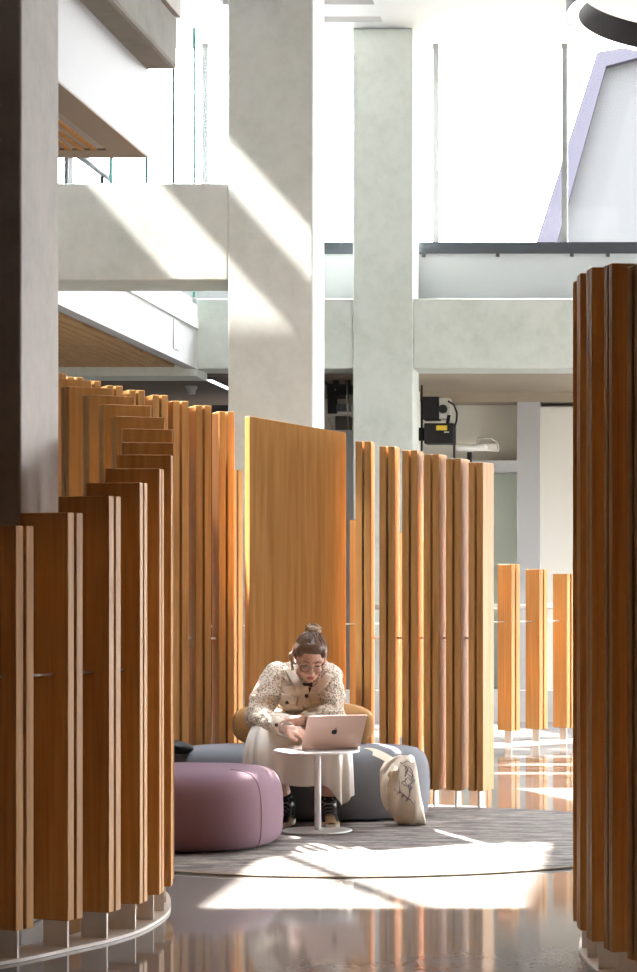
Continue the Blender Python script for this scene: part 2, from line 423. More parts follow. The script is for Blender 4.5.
# handrail
hr = thing('handrail', 'dark handrail running behind the glass above the concrete beam', 'handrail', (XL-.15, 21, 4.18))
MB().tube([(XL-.15, 18.5, 4.87), (XL-.15, 22.6, 4.87)], .035, 10).build('rail', M['charcoal'], hr, smooth=True)
m = MB()
for y in (18.6, 19.9, 21.2, 22.5): m = MB().cyl((XL-.15, y, 4.18), (XL-.15, y, 4.86), .015, n=10); m.build('post', M['charcoal'], hr, smooth=True)

# --- back of the hall, upper level: parapet, sill rail and the big window
YW = 25.52
bx('wall_back', M['white'], -11, 8.2, YW, YW+.2, 4.18, 4.74)
bx('rear_ledge', M['white'], -4.6, 8, YB+T, YW, 4.10, 4.18)
w = struct(MB().box(-4.6, 8, YW-.02, YW+.12, 4.74, 4.86).build('window_1', M['charcoal']))
m = MB()
for x in (435.5, 564.5, 690, 810, 205, 70): m.box(X_at(x, YW)-.03, X_at(x, YW)+.03, YW, YW+.12, 4.86, TOP)
m.build('window_frame', M['mullion'], w)
MB().box(-11, 8, YW+.05, YW+.06, 4.86, TOP-.05).build('window_pane', M['glass'], w)
m = MB()
for x in (424, 498, 572, 608): m.box(X_at(x, YW)-.02, X_at(x, YW)+.02, YW-.06, YW-.02, 4.70, 4.745)
m.build('sill_bracket', M['charcoal'], w)

# --- alcove under the back beam on the right
bx('alcove_ceiling', M['beige'], X_at(316, 26), 8, YB+T, 29.6, 3.46, 3.50)
YC = 28.0
zc = lambda y: Z_at(y, YC)
xc = lambda x: X_at(x, YC)
bx('wall_alcove', M['cream'], xc(300), 8, YC+.5, YC+.62, 0, 3.46)
bx('wall_alcove_head', M['beige'], xc(418), xc(640), YC, YC+.5, zc(402), 3.46)
bx('pilaster', M['white'], xc(517), xc(540), YC, YC+.5, 0, zc(402))
bx('wall_alcove_side', M['cream'], xc(540), xc(640), YC+.12, YC+.5, 0, zc(406))
bx('trim_3', M['white'], xc(418), xc(517), YC, YC+.5, zc(472), zc(460.5))
bx('wall_alcove_recess', M['greengrey'], xc(418), xc(517), YC+.42, YC+.5, 0, zc(472))
bx('wall_side_alcove', M['cream'], xc(416), xc(420), YB+T, YC+.5, 0, 3.46)
bx('wall_back_low', M['cream'], xc(300), xc(416), YC+.2, YC+.3, 0, Z_at(404, YC))
bx('trim_4', M['white'], X_at(318, 26), X_at(356, 26), 26.0, 26.08, 0, Z_at(430, 26))
bx('wall_back_right', M['cream'], 4.0, 8.2, 25.6, 25.8, 0, 3.456)

bx('ground', plain('paving', (.16, .155, .15), .8, noise=.1), -30, 30, 31.05, 60, -.2, -.01)
# exterior building seen through the window
bd = thing('building', 'slanted white building with a lavender edge seen through the upper window', 'building', (X_at(600, 40), 40, 0))
ye = 40.
pp = [(528, 260), (546, 205), (592, 50), (615, 44), (760, 30), (760, 42), (620, 56), (603, 66), (572, 165), (545, 260)]
def ext_poly(name, pts, y0, y1, mat):
    a = [at(x, y, y0) for x, y in pts]; m = MB(); n = len(a)
    m.add(a+[Vector((v.x, y1, v.z)) for v in a], [tuple(range(n)), tuple(range(2*n-1, n-1, -1))]+[(i, n+i, n+(i+1) % n, (i+1) % n) for i in range(n)])
    return m.build(name, mat, bd)
ext_poly('roof_edge', [(535, 246), (548, 205), (597, 52), (640, 45), (700, 37), (700, 50), (640, 57), (606, 66), (556, 246), (556, 655), (535, 655)], 40, 40.6, M['ext'])
ext_poly('gable_wall', [(556, 246), (606, 66), (640, 57), (800, 42), (800, 655), (556, 655)], 40.2, 44, M['extwhite'])

# ------------------------------------------------------------------ timber screens
BOT = .108
PL, GAP = .037, .012
def make_fin(screen, p, ang, w, top, inner_ref, nxt=None, wplate=.10, setback=.03):
    """p: where the visible end of the fin stands; ang: direction (unit 2D) from that end along the fin; inner_ref True when plates sit far from the end"""
    f = sub_empty('fin', screen)
    d = Vector((ang[0], ang[1], 0)).normalized(); t = Vector((-d.y, d.x, 0))
    mat = Matrix(((d.x, t.x, 0, p[0]), (d.y, t.y, 0, p[1]), (0, 0, 1, 0), (0, 0, 0, 1)))
    for s_ in (-1, 1):
        y0, y1 = sorted((s_*GAP/2, s_*(GAP/2+PL)))
        MB().box(0, w, y0, y1, BOT, top, mat=mat).build('plank', M['wood'], f, bevel=.0025, seg=1)
    MB().box(setback, setback+wplate, -GAP/2+.001, GAP/2-.001, .012, top-.25, mat=mat).build('mounting_plate', M['plate'], f)
    if nxt is not None:
        rr_ = w*(.5 if inner_ref else .3); q0 = mat @ Vector((rr_, GAP/2+PL, .948)); q1 = Vector((nxt[0]+nxt[2]*rr_, nxt[1]+nxt[3]*rr_, .948))
        dd = (q1-q0).normalized(); q0, q1 = (mat @ Vector((rr_, 0, .948)))+dd*.02, q1-dd*.02
        MB().cyl(q0, q1, .006, n=8).build('spacer_rod', M['rod'], f, smooth=True)
    return f
def base_strip(screen, pts, dirs, a, b):
    """curved floor plate under the fins; pts: fin ends, dirs: along fin; a..b: range along the fin direction"""
    m = MB(); n = len(pts); top, bot = [], []
    P = []
    for p, d in zip(pts, dirs):
        P.append((Vector((p[0], p[1], 0))+Vector((d[0], d[1], 0))*a, Vector((p[0], p[1], 0))+Vector((d[0], d[1], 0))*b))
    # densify with Catmull-Rom
    def cr(i, t, k):
        q = [P[min(max(i+j, 0), n-1)][k] for j in (-1, 0, 1, 2)]
        return .5*((2*q[1])+(-q[0]+q[2])*t+(2*q[0]-5*q[1]+4*q[2]-q[3])*t*t+(-q[0]+3*q[1]-3*q[2]+q[3])*t**3)
    D = []
    for i in range(n-1):
        for s_ in range(5): D.append((cr(i, s_/5, 0), cr(i, s_/5, 1)))
    D.append(P[-1])
    rings = []
    for u, v in D:
        rings.append([u+Vector((0, 0, .001)), v+Vector((0, 0, .001)), v+Vector((0, 0, .012)), u+Vector((0, 0, .012))])
    m.loft(rings)
    return m.build('base_plate', M['plate'], screen)
def normals(pts, side):
    out = []
    for i in range(len(pts)):
        a, b = pts[max(i-1, 0)], pts[min(i+1, len(pts)-1)]
        t = Vector((b[0]-a[0], b[1]-a[1])).normalized(); out.append((t.y*side, -t.x*side))
    return out

# low curved screen at the near left (outer ends of the fins face the camera's side)
px = [(34, 348, 526), (83, 338, 513), (121, 329.6, 496.5), (147.5, 321, 483.4), (164, 312, 469.5), (173, 304, 456)]
pts, tops = [], []
# two hidden nearer ones continue the curve at the picture's edge
for x, v, y in px:
    Y = F*(H-BOT)/v; pts.append((X_at(x, Y), Y)); tops.append(Z_at(y, Y))
for x, y, Y in ((173.7, 443.9, 9.42), (170.4, 430.7, 9.66), (160.5, 418.6, 9.89), (145.7, 407, 10.12), (127.6, 397.8, 10.34), (104.6, 389.6, 10.55), (82, 381.5, 10.75), (58, 375, 10.93)):
    pts.append((X_at(x, Y), Y)); tops.append(Z_at(y, Y))
pts.insert(0, (-2.19, 7.81)); tops.insert(0, 1.40)
nr = normals(pts, 1)
# shift ends so that the given point is the right corner of the second plank
ends = []
for p, n_ in zip(pts, nr):
    t = Vector((-n_[1], n_[0])); ends.append((p[0]-t.x*(GAP/2+PL)*1.0, p[1]-t.y*(GAP/2+PL)*1.0))
scr = thing('timber_screen', 'low curved brown timber fin screen around the near concrete column, rising towards its far end', 'screen', (-2.0, 9.0, 0))
inw = [(-n_[0], -n_[1]) for n_ in nr]
for i in range(len(ends)):
    nx_ = None
    if i+1 < len(ends): nx_ = (ends[i+1][0], ends[i+1][1], inw[i+1][0], inw[i+1][1])
    make_fin(scr, ends[i], inw[i], .20, tops[i], False, nx_)
base_strip(scr, ends, inw, .012, .20)

# dark screen at the near right edge
px = [(573, 339.8, 283), (578.5, 349, 274.5), (589, 359.8, 268.7), (608, 370.7, 264.4), (633, 381, 265.5)]
pts, tops = [], []
for x, v, y in px:
    Y = F*(H-BOT)/v; pts.append((X_at(x, Y), Y)); tops.append(Z_at(y, Y))
pts = [(-.24, 8.78), (-.262, 8.53)]+[(p[0], p[1]) for p in pts]+[(.075, 7.12), (.21, 6.93)]
tops = [2.27, 2.285]+tops+[2.22, 2.2]
nr = normals(pts, 1)
inw = [(-n_[0], -n_[1]) for n_ in nr]
scr = thing('timber_screen', 'tall dark timber fin screen below the ring lamp, in front of all else there', 'screen', (0.2, 7.8, 0))
for i in range(len(pts)):
    nx_ = None
    if i+1 < len(pts): nx_ = (pts[i+1][0], pts[i+1][1], inw[i+1][0], inw[i+1][1])
    make_fin(scr, pts[i], inw[i], .20, tops[i], False, nx_)
base_strip(scr, pts, inw, .02, .20)

# tall centre screen, seen from inside: (x of the end, depth of the end, angle from +Y, y of top)
CEN = (-1.57, 11.19); RI = 2.10
cf = [(34, 12.62, -30, 367), (54, 12.68, -30, 372.5), (75.5, 12.75, -29, 377), (93, 12.81, -29, 380.6), (114.8, 12.87, -28, 385.6), (136.9, 12.93, -28, 390), (160.3, 12.99, -27, 395),
      (180.7, 13.05, -26, 401), (203.6, 13.11, -24.5, 405.4), (226.7, 13.155, -23, 411.5)]
cr_ = [(363.2, 13.29, 0, 441), (387, 13.285, 3, 446), (409.7, 13.275, 6, 450), (431.4, 13.26, 10, 454), (453.2, 13.235, 13, 458.5), (475.6, 13.20, 17, 462.4)]
scr = thing('timber_screen', 'tall curved timber fin screen with a wide flat panel, behind the seated woman', 'screen', (-1.8, 13.3, 0))
def fins_from(lst, w):
    E, D_ = [], []
    for x, Y, a, y in lst:
        E.append((X_at(x, Y), Y)); D_.append((math.sin(R(a)), math.cos(R(a))))
    for i, (x, Y, a, y) in enumerate(lst):
        nx_ = None
        if i+1 < len(lst): nx_ = (E[i+1][0], E[i+1][1], D_[i+1][0], D_[i+1][1])
        make_fin(scr, E[i], D_[i], w, Z_at(y, Y), True, nx_, wplate=.08, setback=.05)
    return E, D_
E1, D1 = fins_from(cf, .17)
E2, D2 = fins_from(cr_, .17)
pl, pr = Vector((X_at(249.3, 13.08), 13.08, 0)), Vector((X_at(346, 13.33), 13.33, 0))
dp = (pr-pl).normalized(); npz = Vector((-dp.y, dp.x, 0)); tk = .08
zl, zr = Z_at(416, 13.08), Z_at(433, 13.33)
v = []
for q, z in ((pl, zl), (pr, zr)):
    for k in (0, tk):
        v += [q+npz*k+Vector((0, 0, BOT)), q+npz*k+Vector((0, 0, z))]
MB().add(v, [(0, 4, 5, 1), (2, 3, 7, 6), (0, 1, 3, 2), (4, 6, 7, 5), (1, 5, 7, 3), (0, 2, 6, 4)]).build('wide_panel', M['wood'], scr, bevel=.002, seg=1)
mp = (pl+pr)/2
Dm = (npz.x, npz.y)
for q in (pl+dp*.1, pr-dp*.1):
    MB().box(-.05, .05, -.006, .006, .012, .11, mat=Matrix.Translation(q+npz*.04)).build('mounting_plate', M['plate'], scr)
base_strip(scr, E1+[(pl.x+.1, pl.y+.05), (pr.x-.1, pr.y-.05)]+E2, D1+[(-.3, .954), (-.1, .995)]+D2, .035, .16)

# low rear screen, a straight run going back to the right
scr = thing('timber_screen', 'pale sunlit low timber fin screen on the floor beyond the tall centre screen', 'screen', (-1.9, 17.5, 0))
ytop = [(150, 436), (190, 452), (240, 471), (350, 514), (375, 522), (400, 533), (494, 560), (515, 564), (542, 569), (569, 573.5), (640, 583)]
def interp(x):
    for (a, b), (c, d) in zip(ytop, ytop[1:]):
        if x <= c: return b+(d-b)*(x-a)/(c-a)
    return ytop[-1][1]
ff = []
x2, y2 = X_at(515.7, 18.48), 18.48
for k in range(-11, 4):
    X, Y = x2+.206*k, y2+.186*k
    px_ = CX+X/Y*F
    ff.append((px_, Y, -42, interp(px_)))
E3, D3 = fins_from(ff, .17)
base_strip(scr, E3, D3, -.02, .19)

# ------------------------------------------------------------------ ring lamp
rl = thing('ring_lamp', 'large bronze ring pendant lamp with a glowing lower edge', 'lamp', (.62, 11.65, 4.04))
rc, Ro, Ri_ = Vector((.592, 11.65, 4.005)), 1.0, .935
def ring(name, prof, mat):
    rings = []
    n = 96
    for i in range(n+1):
        a = 2*math.pi*i/n
        rings.append([rc+Vector((r*math.cos(a), r*math.sin(a), z)) for r, z in prof])
    return MB().loft(rings, True, False).build(name, mat, rl, smooth=False)
ring('housing', [(Ri_, 0), (Ri_, .125), (Ro, .125), (Ro, -.004), (Ro-.004, -.004), (Ro-.004, .004), (Ri_+.004, .004), (Ri_+.004, -.002)], M['bronze'])
ring('diffuser', [(Ri_+.005, .003), (Ri_+.005, -.002), (Ro-.005, -.002), (Ro-.005, .003)], M['lamp'])
for k in range(3):
    a = k*2.1+.9; p = rc+Vector((.967*math.cos(a), .967*math.sin(a), .12))
    MB().cyl(p, Vector((p.x, p.y, TOP-.001)), .003, n=6).build('cable', M['bronze'], rl)

# ceiling line light and smoke detector in the dark rear ceiling
ll = thing('line_light', 'thin glowing line lamp in the dark ceiling behind the timber fins', 'lamp', (-4.67, 26, 3.42))
MB().box(-4.71, -4.64, 25.45, 28.2, 3.395, 3.42).build('housing', M['charcoal'], ll)
MB().box(-4.70, -4.65, 25.46, 28.19, 3.387, 3.396).build('diffuser', M['lamp'], ll)
p = at(191, 386, 26.6)
sd = thing('smoke_detector', 'small round white smoke detector on the dark ceiling near the line lamp', 'smoke detector', (p.x, p.y, 3.42))
MB().cyl((p.x, p.y, 3.39), (p.x, p.y, 3.42), .07).build('base', M['white'], sd, smooth=False)
MB().cyl((p.x, p.y, 3.33), (p.x, p.y, 3.39), .045, .06).build('sensor', M['white'], sd)

# ------------------------------------------------------------------ technical equipment in the alcove
def eq(name, label, cat, x, y, Y): return thing(name, label, cat, tuple(at(x, y, Y)))
YQ = 26.4
def pxbox(m, x0, x1, y0, y1, Y, d): 
    a, b = at(x0, y1, Y), at(x1, y0, Y); return m.box(a.x, b.x, Y, Y+d, a.z, b.z)
pj = eq('projector', 'black projector hung on the column beside the alcove, above a yellow-labelled box', 'projector', 432, 420, YQ)
pxbox(MB(), 422.5, 439, 396.5, 419.5, YQ, .3).build('body', M['black'], pj, bevel=.01)
pxbox(MB(), 439, 450, 398, 419, YQ+.02, .26).build('lens_block', M['silver'], pj, bevel=.01)
a = at(443, 409, YQ)
MB().cyl(a, a+Vector((0, -.05, 0)), .05, .045).build('lens', M['black'], pj, smooth=False)
pxbox(MB(), 420.6, 422, 385, 460, YQ+.05, .1).build('wall_rail', M['black'], pj)
pts_ = [at(448, 401, YQ-.02), at(454, 405, YQ-.02), at(457, 413, YQ-.02), at(456.5, 421, YQ-.02), at(454.5, 427, YQ-.02)]
MB().tube(pts_, .011, 8).build('cable', M['black'], pj, smooth=True)
pts_ = [at(449, 415, YQ), at(447.5, 424, YQ)]
MB().tube(pts_, .02, 8).build('arm', M['black'], pj, smooth=True)
cb = eq('control_box', 'black equipment box with a yellow label under the projector', 'box', 440, 445, YQ)
pxbox(MB(), 424, 454, 423, 443.5, YQ-.02, .3).build('body', M['black'], cb, bevel=.012)
pxbox(MB(), 436.2, 447, 425.5, 430.2, YQ-.028, .01).build('label', M['yellow'], cb)
pxbox(MB(), 444, 449, 431.5, 432.6, YQ-.026, .01).build('mark', M['silver'], cb)
pxbox(MB(), 453, 455, 425, 462, YQ, .06).build('bracket', M['black'], cb)
MB().box(X_at(420, 28)-.002, at(425, 433, YQ).x, YQ+.1, YQ+.18, Z_at(440, YQ), Z_at(427, YQ)).build('wall_arm', M['black'], cb)
wf = eq('wall_light', 'white tubular fitting on an arm in front of the grey alcove recess', 'lamp', 478, 452, 27)
YR = 27.0
m = MB().capsule(at(459, 448, YR), .036, at(474, 448, YR), .036); m.build('tube', M['tablewhite'], wf, smooth=True)
MB().capsule(at(477, 447.5, YR), .042, at(484, 447.5, YR), .042).build('cap', M['tablewhite'], wf, smooth=True)
pxbox(MB(), 485, 498, 443.5, 451, YR, .12).build('driver', M['cream'], wf, bevel=.01)
MB().tube([at(476, 443, YR), at(478, 438, YR), at(490, 438, YR), at(497, 442, YR), at(498.5, 450, YR)], .01, 8).build('cable', M['silver'], wf, smooth=True)
pxbox(MB(), 467, 471.5, 452, 462, YR, .06).build('stem', M['black'], wf)
pxbox(MB(), 456, 476, 439, 443, YR+.05, .1).build('shelf', M['cream'], wf)
# black rack seen in the slot between the columns
rk = eq('equipment_rack', 'black metal equipment rack in the slot between two concrete columns', 'rack', 340, 425, 26.2)
YK = 26.3
pxbox(MB(), 327, 352, 384, 394, YK, .12).build('top_rail', M['black'], rk, bevel=.005)
pxbox(MB(), 327.5, 336, 394, 414, YK, .1).build('side_plate', M['black'], rk, bevel=.005)
pxbox(MB(), 336, 350, 404, 411, YK+.02, .1).build('shelf', M['charcoal'], rk)
pxbox(MB(), 333, 338, 374, 384, YK, .1).build('bracket', M['black'], rk)
pxbox(MB(), 345.5, 350, 375, 386, YK, .1).build('bracket', M['black'], rk)
pxbox(MB(), 328, 351, 413.6, 414.8, YK-.03, .03).build('cross_bar', M['silver'], rk)
MB().tube([at(347.5, 372, YK-.03), at(347, 395, YK-.03), at(348, 418, YK-.03), at(348.5, 431, YK-.03)], .008, 8).build('cable', M['silver'], rk, smooth=True)
MB().tube([at(328, 418, YK-.03), at(331, 424, YK-.03), at(333, 431, YK-.03)], .012, 8).build('cable', M['silver'], rk, smooth=True)
pxbox(MB(), 335, 350, 416, 432, YK+.04, .2).build('cabinet', M['dark_wall'], rk, bevel=.01)
pxbox(MB(), 334.6, 335.8, 389, 390.4, YK-.01, .01).build('status_lamp', M['tablewhite'], rk)

# handrail behind the low rear screen
h2 = thing('rail', 'pale steel rail behind the low pale timber screen', 'rail', (-.8, 20.6, 0))
MB().tube([(-2.3, 19.9, 1.045), (.3, 20.9, 1.045)], .022, 10).build('bar', M['silver'], h2, smooth=True)
for k in (0.05, .5, .95):
    MB().cyl((-2.3+2.6*k, 19.9+k, 0), (-2.3+2.6*k, 19.9+k, 1.03), .015, n=10).build('post', M['silver'], h2)
# low plinth behind it
bx('plinth', M['white'], -3, 2.0, 21.5, 21.7, 0, .28)

# ------------------------------------------------------------------ rug and seating
RC = Vector((-1.32, 11.765, 0)); RR = 1.55
m = MB(); n = 128
for i in range(n): pass
ringp = lambda r, z: [RC+Vector((r*math.cos(2*math.pi*i/n), r*math.sin(2*math.pi*i/n), z)) for i in range(n)]
rug = thing('rug', 'round heathered grey rug under the poufs and the white table', 'rug', tuple(RC))
MB().loft([ringp(RR-.012, .001), ringp(RR-.012, .013)]).build('pile', M['rug'], rug)
MB().loft([ringp(RR-.012, .001), ringp(RR, .001), ringp(RR+.003, .008), ringp(RR-.012, .0135)], cap=False).build('binding', M['rug_edge'], rug)
RZ = .013

def pouf_mesh(c, a, b, h, rot=0, expo=2.6, lean=.05, n=72, z0=RZ+.004):
    """soft upholstered pouf: superelliptic plan, bulging side, rounded top"""
    prof = [(.86, 0), (.93, .015), (.965, .05), (.99, .14), (1.0, .32), (1.0, .5), (.99, .66), (.968, .78), (.93, .87), (.87, .935), (.77, .972), (.6, .992), (.35, 1.0), (.12, 1.002)]
    rings = []
    for f_, z in prof:
        rg = []
        for i in range(n):
            t = 2*math.pi*i/n
            ct, st = math.cos(t), math.sin(t)
            x = math.copysign(abs(ct)**(2/expo), ct)*a; y = math.copysign(abs(st)**(2/expo), st)*b
            ins = 1-f_
            L = math.hypot(x, y); k = 1-ins*min(a, b)/L
            x, y = x*k, y*k
            X = x*math.cos(rot)-y*math.sin(rot); Y = x*math.sin(rot)+y*math.cos(rot)
            rg.append(Vector((c[0]+X, c[1]+Y, z0+z*h)))
        rings.append(rg)
    return rings
def seam(rings, i, name, mat, par):
    pts_ = [r[i] for r in rings[1:12]]
    cen = sum((r for r in rings[-1]), Vector())/len(rings[-1])
    pts_ = [p+(Vector((p.x-cen.x, p.y-cen.y, 0)).normalized()*.0006) for p in pts_]
    return MB().tube(pts_, .0014, 6).build(name, mat, par, smooth=True)
pf = thing('pouf', 'plum purple rounded pouf at the front of the rug', 'pouf', (-2.2, 11.42, 0))
rg = pouf_mesh((-2.24, 11.43),   .475, .46, .367, rot=R(-6))
MB().loft(rg).build('upholstery', M['purple'], pf, smooth=True, sub=1)
seam(rg, 68, 'seam', M['purple'], pf)
bn = thing('pouf', 'large slate grey rounded pouf under the seated woman', 'pouf', (-1.86, 12.76, 0))
rg = pouf_mesh((-1.875, 12.79), .70, .375, .372, expo=2.5, n=96)
MB().loft(rg).build('upholstery', M['slate'], bn, smooth=True, sub=1)
seam(rg, 84, 'seam', M['slate'], bn)
# mustard back cushion
bk = thing('back_cushion', 'rounded mustard back cushion on the grey pouf behind the woman', 'cushion', (-1.87, 12.99, .39))
def cushion(c, w, d, h, z0):
    rings = []
    for k in range(9):
        y = -d/2+d*k/8; s_ = [.9, .965, .99, 1, 1, 1, .99, .965, .9][k]
        rgk = []
        for i in range(48):
            t = 2*math.pi*i/48; ct, st = math.cos(t), math.sin(t)
            x = math.copysign(abs(ct)**(2/4.2), ct)*w/2*s_; z = math.copysign(abs(st)**(2/3.0), st)*h/2*s_
            bow = .06*(1-(x/(w/2))**2)
            rgk.append(Vector((c[0]+x, c[1]+y+bow-.03, z0+h/2+z)))
        rings.append(rgk)
    return rings
MB().loft(cushion((-1.87, 12.97), .76, .13, .235, .372)).build('upholstery', M['mustard'], bk, smooth=True, sub=1)
bg = tag(MB().ell((-2.47, 12.60, .392), (.075, .085, .034), Euler((0, R(12), .3)).to_matrix()).build('pouch', M['bag_black'], smooth=True), 'small black pouch lying on the grey pouf behind the plum one', 'pouch')

# side table
TX, TY = -1.661, 12.0
tb = thing('side_table', 'small round white side table holding the laptop', 'table', (TX, TY, RZ))
def disc(c, r, z0, z1, n=64):
    return MB().loft([[Vector((c[0]+r_*math.cos(2*math.pi*i/n), c[1]+r_*math.sin(2*math.pi*i/n), z)) for i in range(n)] for r_, z in ((r-.006, z0), (r, z0+.003), (r, z1-.003), (r-.004, z1))])
TZ = .422
disc((TX-.005, TY), .213, TZ-.013, TZ).build('table_top', M['tablewhite'], tb, smooth=False)
MB().cyl((TX, TY, RZ+.008), (TX, TY, TZ-.013), .0165, n=20).build('stem', M['tablewhite'], tb, smooth=True)
disc((TX-.005, TY), .176, RZ, RZ+.009).build('base', M['tablewhite'], tb)

# laptop (lid seen from behind)
lp = thing('laptop', 'open rose gold laptop on the round white table', 'laptop', (TX+.06, TY, TZ))
yaw = R(24)
rot = Matrix.Rotation(yaw, 4, 'Z')
LC = Vector((X_at(330.5, 11.98), 11.985, TZ))           # middle of the hinge line
base = Matrix.Translation(LC) @ rot
W, Dp = .304, .212
def rrect(w, h, r, n=5):
    out = []
    for cx, cy, a0 in ((w/2-r, h-r, 0), (-w/2+r, h-r, 90), (-w/2+r, r, 180), (w/2-r, r, 270)):
        for k in range(n+1):
            a = R(a0+90*k/n); out.append((cx+r*math.cos(a), cy+r*math.sin(a)))
    return out
# keyboard half lies behind the hinge (towards the woman, local +Y)
MB().prism(rrect(W, Dp, .012), .002, .013, base).build('keyboard_base', M['rosegold'], lp, bevel=.002)
MB().prism([(x*.82, y*.48+.085) for x, y in rrect(W, Dp, .006)], .0131, .0137, base).build('keys', M['black'], lp)
tilt = R(37)                                              # lid leans towards the camera
lidm = base @ Matrix.Translation((0, -.001, .012)) @ Matrix.Rotation(R(90)+tilt, 4, 'X')
# local lid plane: x across, y up along lid, z = thickness, -z faces the camera side
lid = MB().prism(rrect(W, .208, .012), -.003, .003, lidm).build('lid', M['rosegold'], lp, bevel=.0012)
zin = lidm.to_3x3() @ Vector((0, 0, 1))
out_s = 1 if zin.y < 0 else -1
MB().prism([(x*.93, y*.9+.012) for x, y in rrect(W, .208, .006)], -out_s*.0031-.0002, -out_s*.0031+.0002, lidm).build('display', M['screen'], lp)
# emblem on the lid: bitten fruit with a leaf
def emblem():
    body = []
    for k in range(64):
        t = 2*math.pi*k/64
        r = 1.0
        x = .86*math.sin(t); y = .92*math.cos(t)
        y -= .20*math.exp(-(x/.20)**2)*(1 if y > 0 else -.75)
        x *= 1+.10*y
        d = math.hypot(x-1.02, y-.12)
        if d < .40:
            dx, dy = x-1.02, y-.12; x, y = 1.02+dx/d*.40, .12+dy/d*.40
        body.append((x, y))
    return body
sc_ = .0185
cen = (0, .106)
flip = 1
bod = [(cen[0]+flip*p[0]*sc_*.95, cen[1]-.002+p[1]*sc_) for p in emblem()]
zz = sorted((out_s*.0032, out_s*.0037))
m = MB().prism(bod, zz[0], zz[1], lidm)
leaf = []
for k in range(16):
    t = 2*math.pi*k/16; x, y = .17*math.cos(t)*(1-.45*abs(math.sin(t))), .36*math.sin(t)
    xr, yr = x*math.cos(-.6)-y*math.sin(-.6), x*math.sin(-.6)+y*math.cos(-.6)
    leaf.append((cen[0]+flip*(xr+.16)*sc_, cen[1]+(yr+1.12)*sc_))
m.prism(leaf, zz[0], zz[1], lidm)
m.build('emblem', M['screen'], lp)

# ------------------------------------------------------------------ canvas tote bag against the grey pouf
tt = thing('tote_bag', 'cream canvas tote bag with a grey print leaning on the grey pouf', 'bag', (X_at(402, 12.25), 12.25, RZ))
YT = 12.30
def bagp(x, y, dy): return at(x, y, YT+dy)
rows = [ # y, x-left, x-right, depth front offset, half thickness
    (827.2, 400, 423.5, .022, .03), (826.6, 398, 425.5, .02, .038), (824.5, 395.5, 425.8, .01, .046), (818, 390.8, 424.6, -.005, .055), (810, 387, 423.3, -.012, .058), (802, 383.5, 421.8, -.008, .057), (793, 380, 420, .0, .054), (782, 379.3, 418.4, .015, .048), (772, 380.4, 417, .03, .04), (765, 384, 416, .045, .03), (760.5, 391, 414.5, .06, .02), (758.6, 398, 412.5, .066, .012), (758.2, 400, 412, .067, .008)]
rings = []
for y, xl, xr, dy, th in rows:
    rgk = []
    for i in range(40):
        t = 2*math.pi*i/40; ct, st = math.cos(t), math.sin(t)
        u = math.copysign(abs(ct)**(.75), ct); w_ = math.copysign(abs(st)**.85, st)
        p = bagp((xl+xr)/2+u*(xr-xl)/2, y, dy)
        wr = .010*math.sin(7*u+y*.21)+.007*math.sin(11*u-y*.33)+.006*math.sin(4*u-y*.55+1)
        rgk.append(Vector((p.x, p.y+w_*th+wr, p.z)))
    rings.append(rgk)
zmin = min(p.z for r in rings for p in r)
for r in rings:
    for p in r: p.z += (RZ+.002-zmin)
MB().loft(rings).build('canvas_body', M['canvas'], tt, smooth=True)
# open mouth fold and straps running over the pouf
def ribbon(pts_, w, name, mat=M['canvas'], sol=.005):
    L, Rr = [], []
    pts_ = [Vector(p) for p in pts_]
    for i, p in enumerate(pts_):
        d = (pts_[min(i+1, len(pts_)-1)]-pts_[max(i-1, 0)]).normalized(); s_ = d.cross(Vector((0, -.75, .66))).normalized()
        ww = w[i] if isinstance(w, (list, tuple)) else w
        L.append(p-s_*ww/2); Rr.append(p+s_*ww/2)
    n_ = len(pts_)
    return MB().add(L+Rr, [(i, i+1, n_+i+1, n_+i) for i in range(n_-1)]).build(name, mat, tt, smooth=True, solid=sol, sub=2)
ribbon([at(361, 749.2, 12.60), at(370, 750.5, 12.55), at(378, 753.5, 12.50), at(386, 757.5, 12.42), at(393, 762, 12.36), at(396, 772, 12.24)], [.03, .05, .055, .05, .06, .05], 'strap')
ribbon([at(394, 762, 12.30), at(388, 775, 12.23), at(382.5, 787, 12.235), at(384.5, 800, 12.23), at(388, 812, 12.235)], [.02, .035, .04, .04, .02], 'mouth_fold')
ribbon([at(396, 757.5, 12.45), at(403, 758.2, 12.40), at(409, 762, 12.36), at(412.5, 770, 12.31)], [.02, .035, .03, .02], 'flap')
ribbon([at(391, 770, 12.245), at(389.5, 777, 12.235), at(386.5, 784, 12.232), at(385, 789, 12.235)], [.012, .032, .03, .008], 'lining', M['tan'], .003)
# printed drawing: thin ink strokes laid just proud of the canvas
m = MB(); rnd = random.Random(5)
def front_y(x, y):
    for (y0, a0, b0, d0, t0), (y1, a1, b1, d1, t1) in zip(rows, rows[1:]):
        if y1 <= y <= y0:
            k = (y0-y)/(y0-y1); xl, xr, dy, th = a0+(a1-a0)*k, b0+(b1-b0)*k, d0+(d1-d0)*k, t0+(t1-t0)*k
            u = (x-(xl+xr)/2)/((xr-xl)/2); u = max(-.97, min(.97, u))
            ct = math.copysign(abs(u)**(1/.75), u); st = -math.sqrt(max(0, 1-ct*ct)); w_ = -abs(st)**.85
            wr = .010*math.sin(7*u+y*.21)+.007*math.sin(11*u-y*.33)+.006*math.sin(4*u-y*.55+1)
            return YT+dy+w_*th+wr
    return YT
def ink(pl_):
    q = []
    for x, y in pl_:
        Y = front_y(x, y); p = at(x, y, YT+0); p = Vector((X_at(x, YT), Y-.004, Z_at(y, YT)+(RZ+.002-zmin))); q.append(p)
    m.tube(q, .0022, 5)
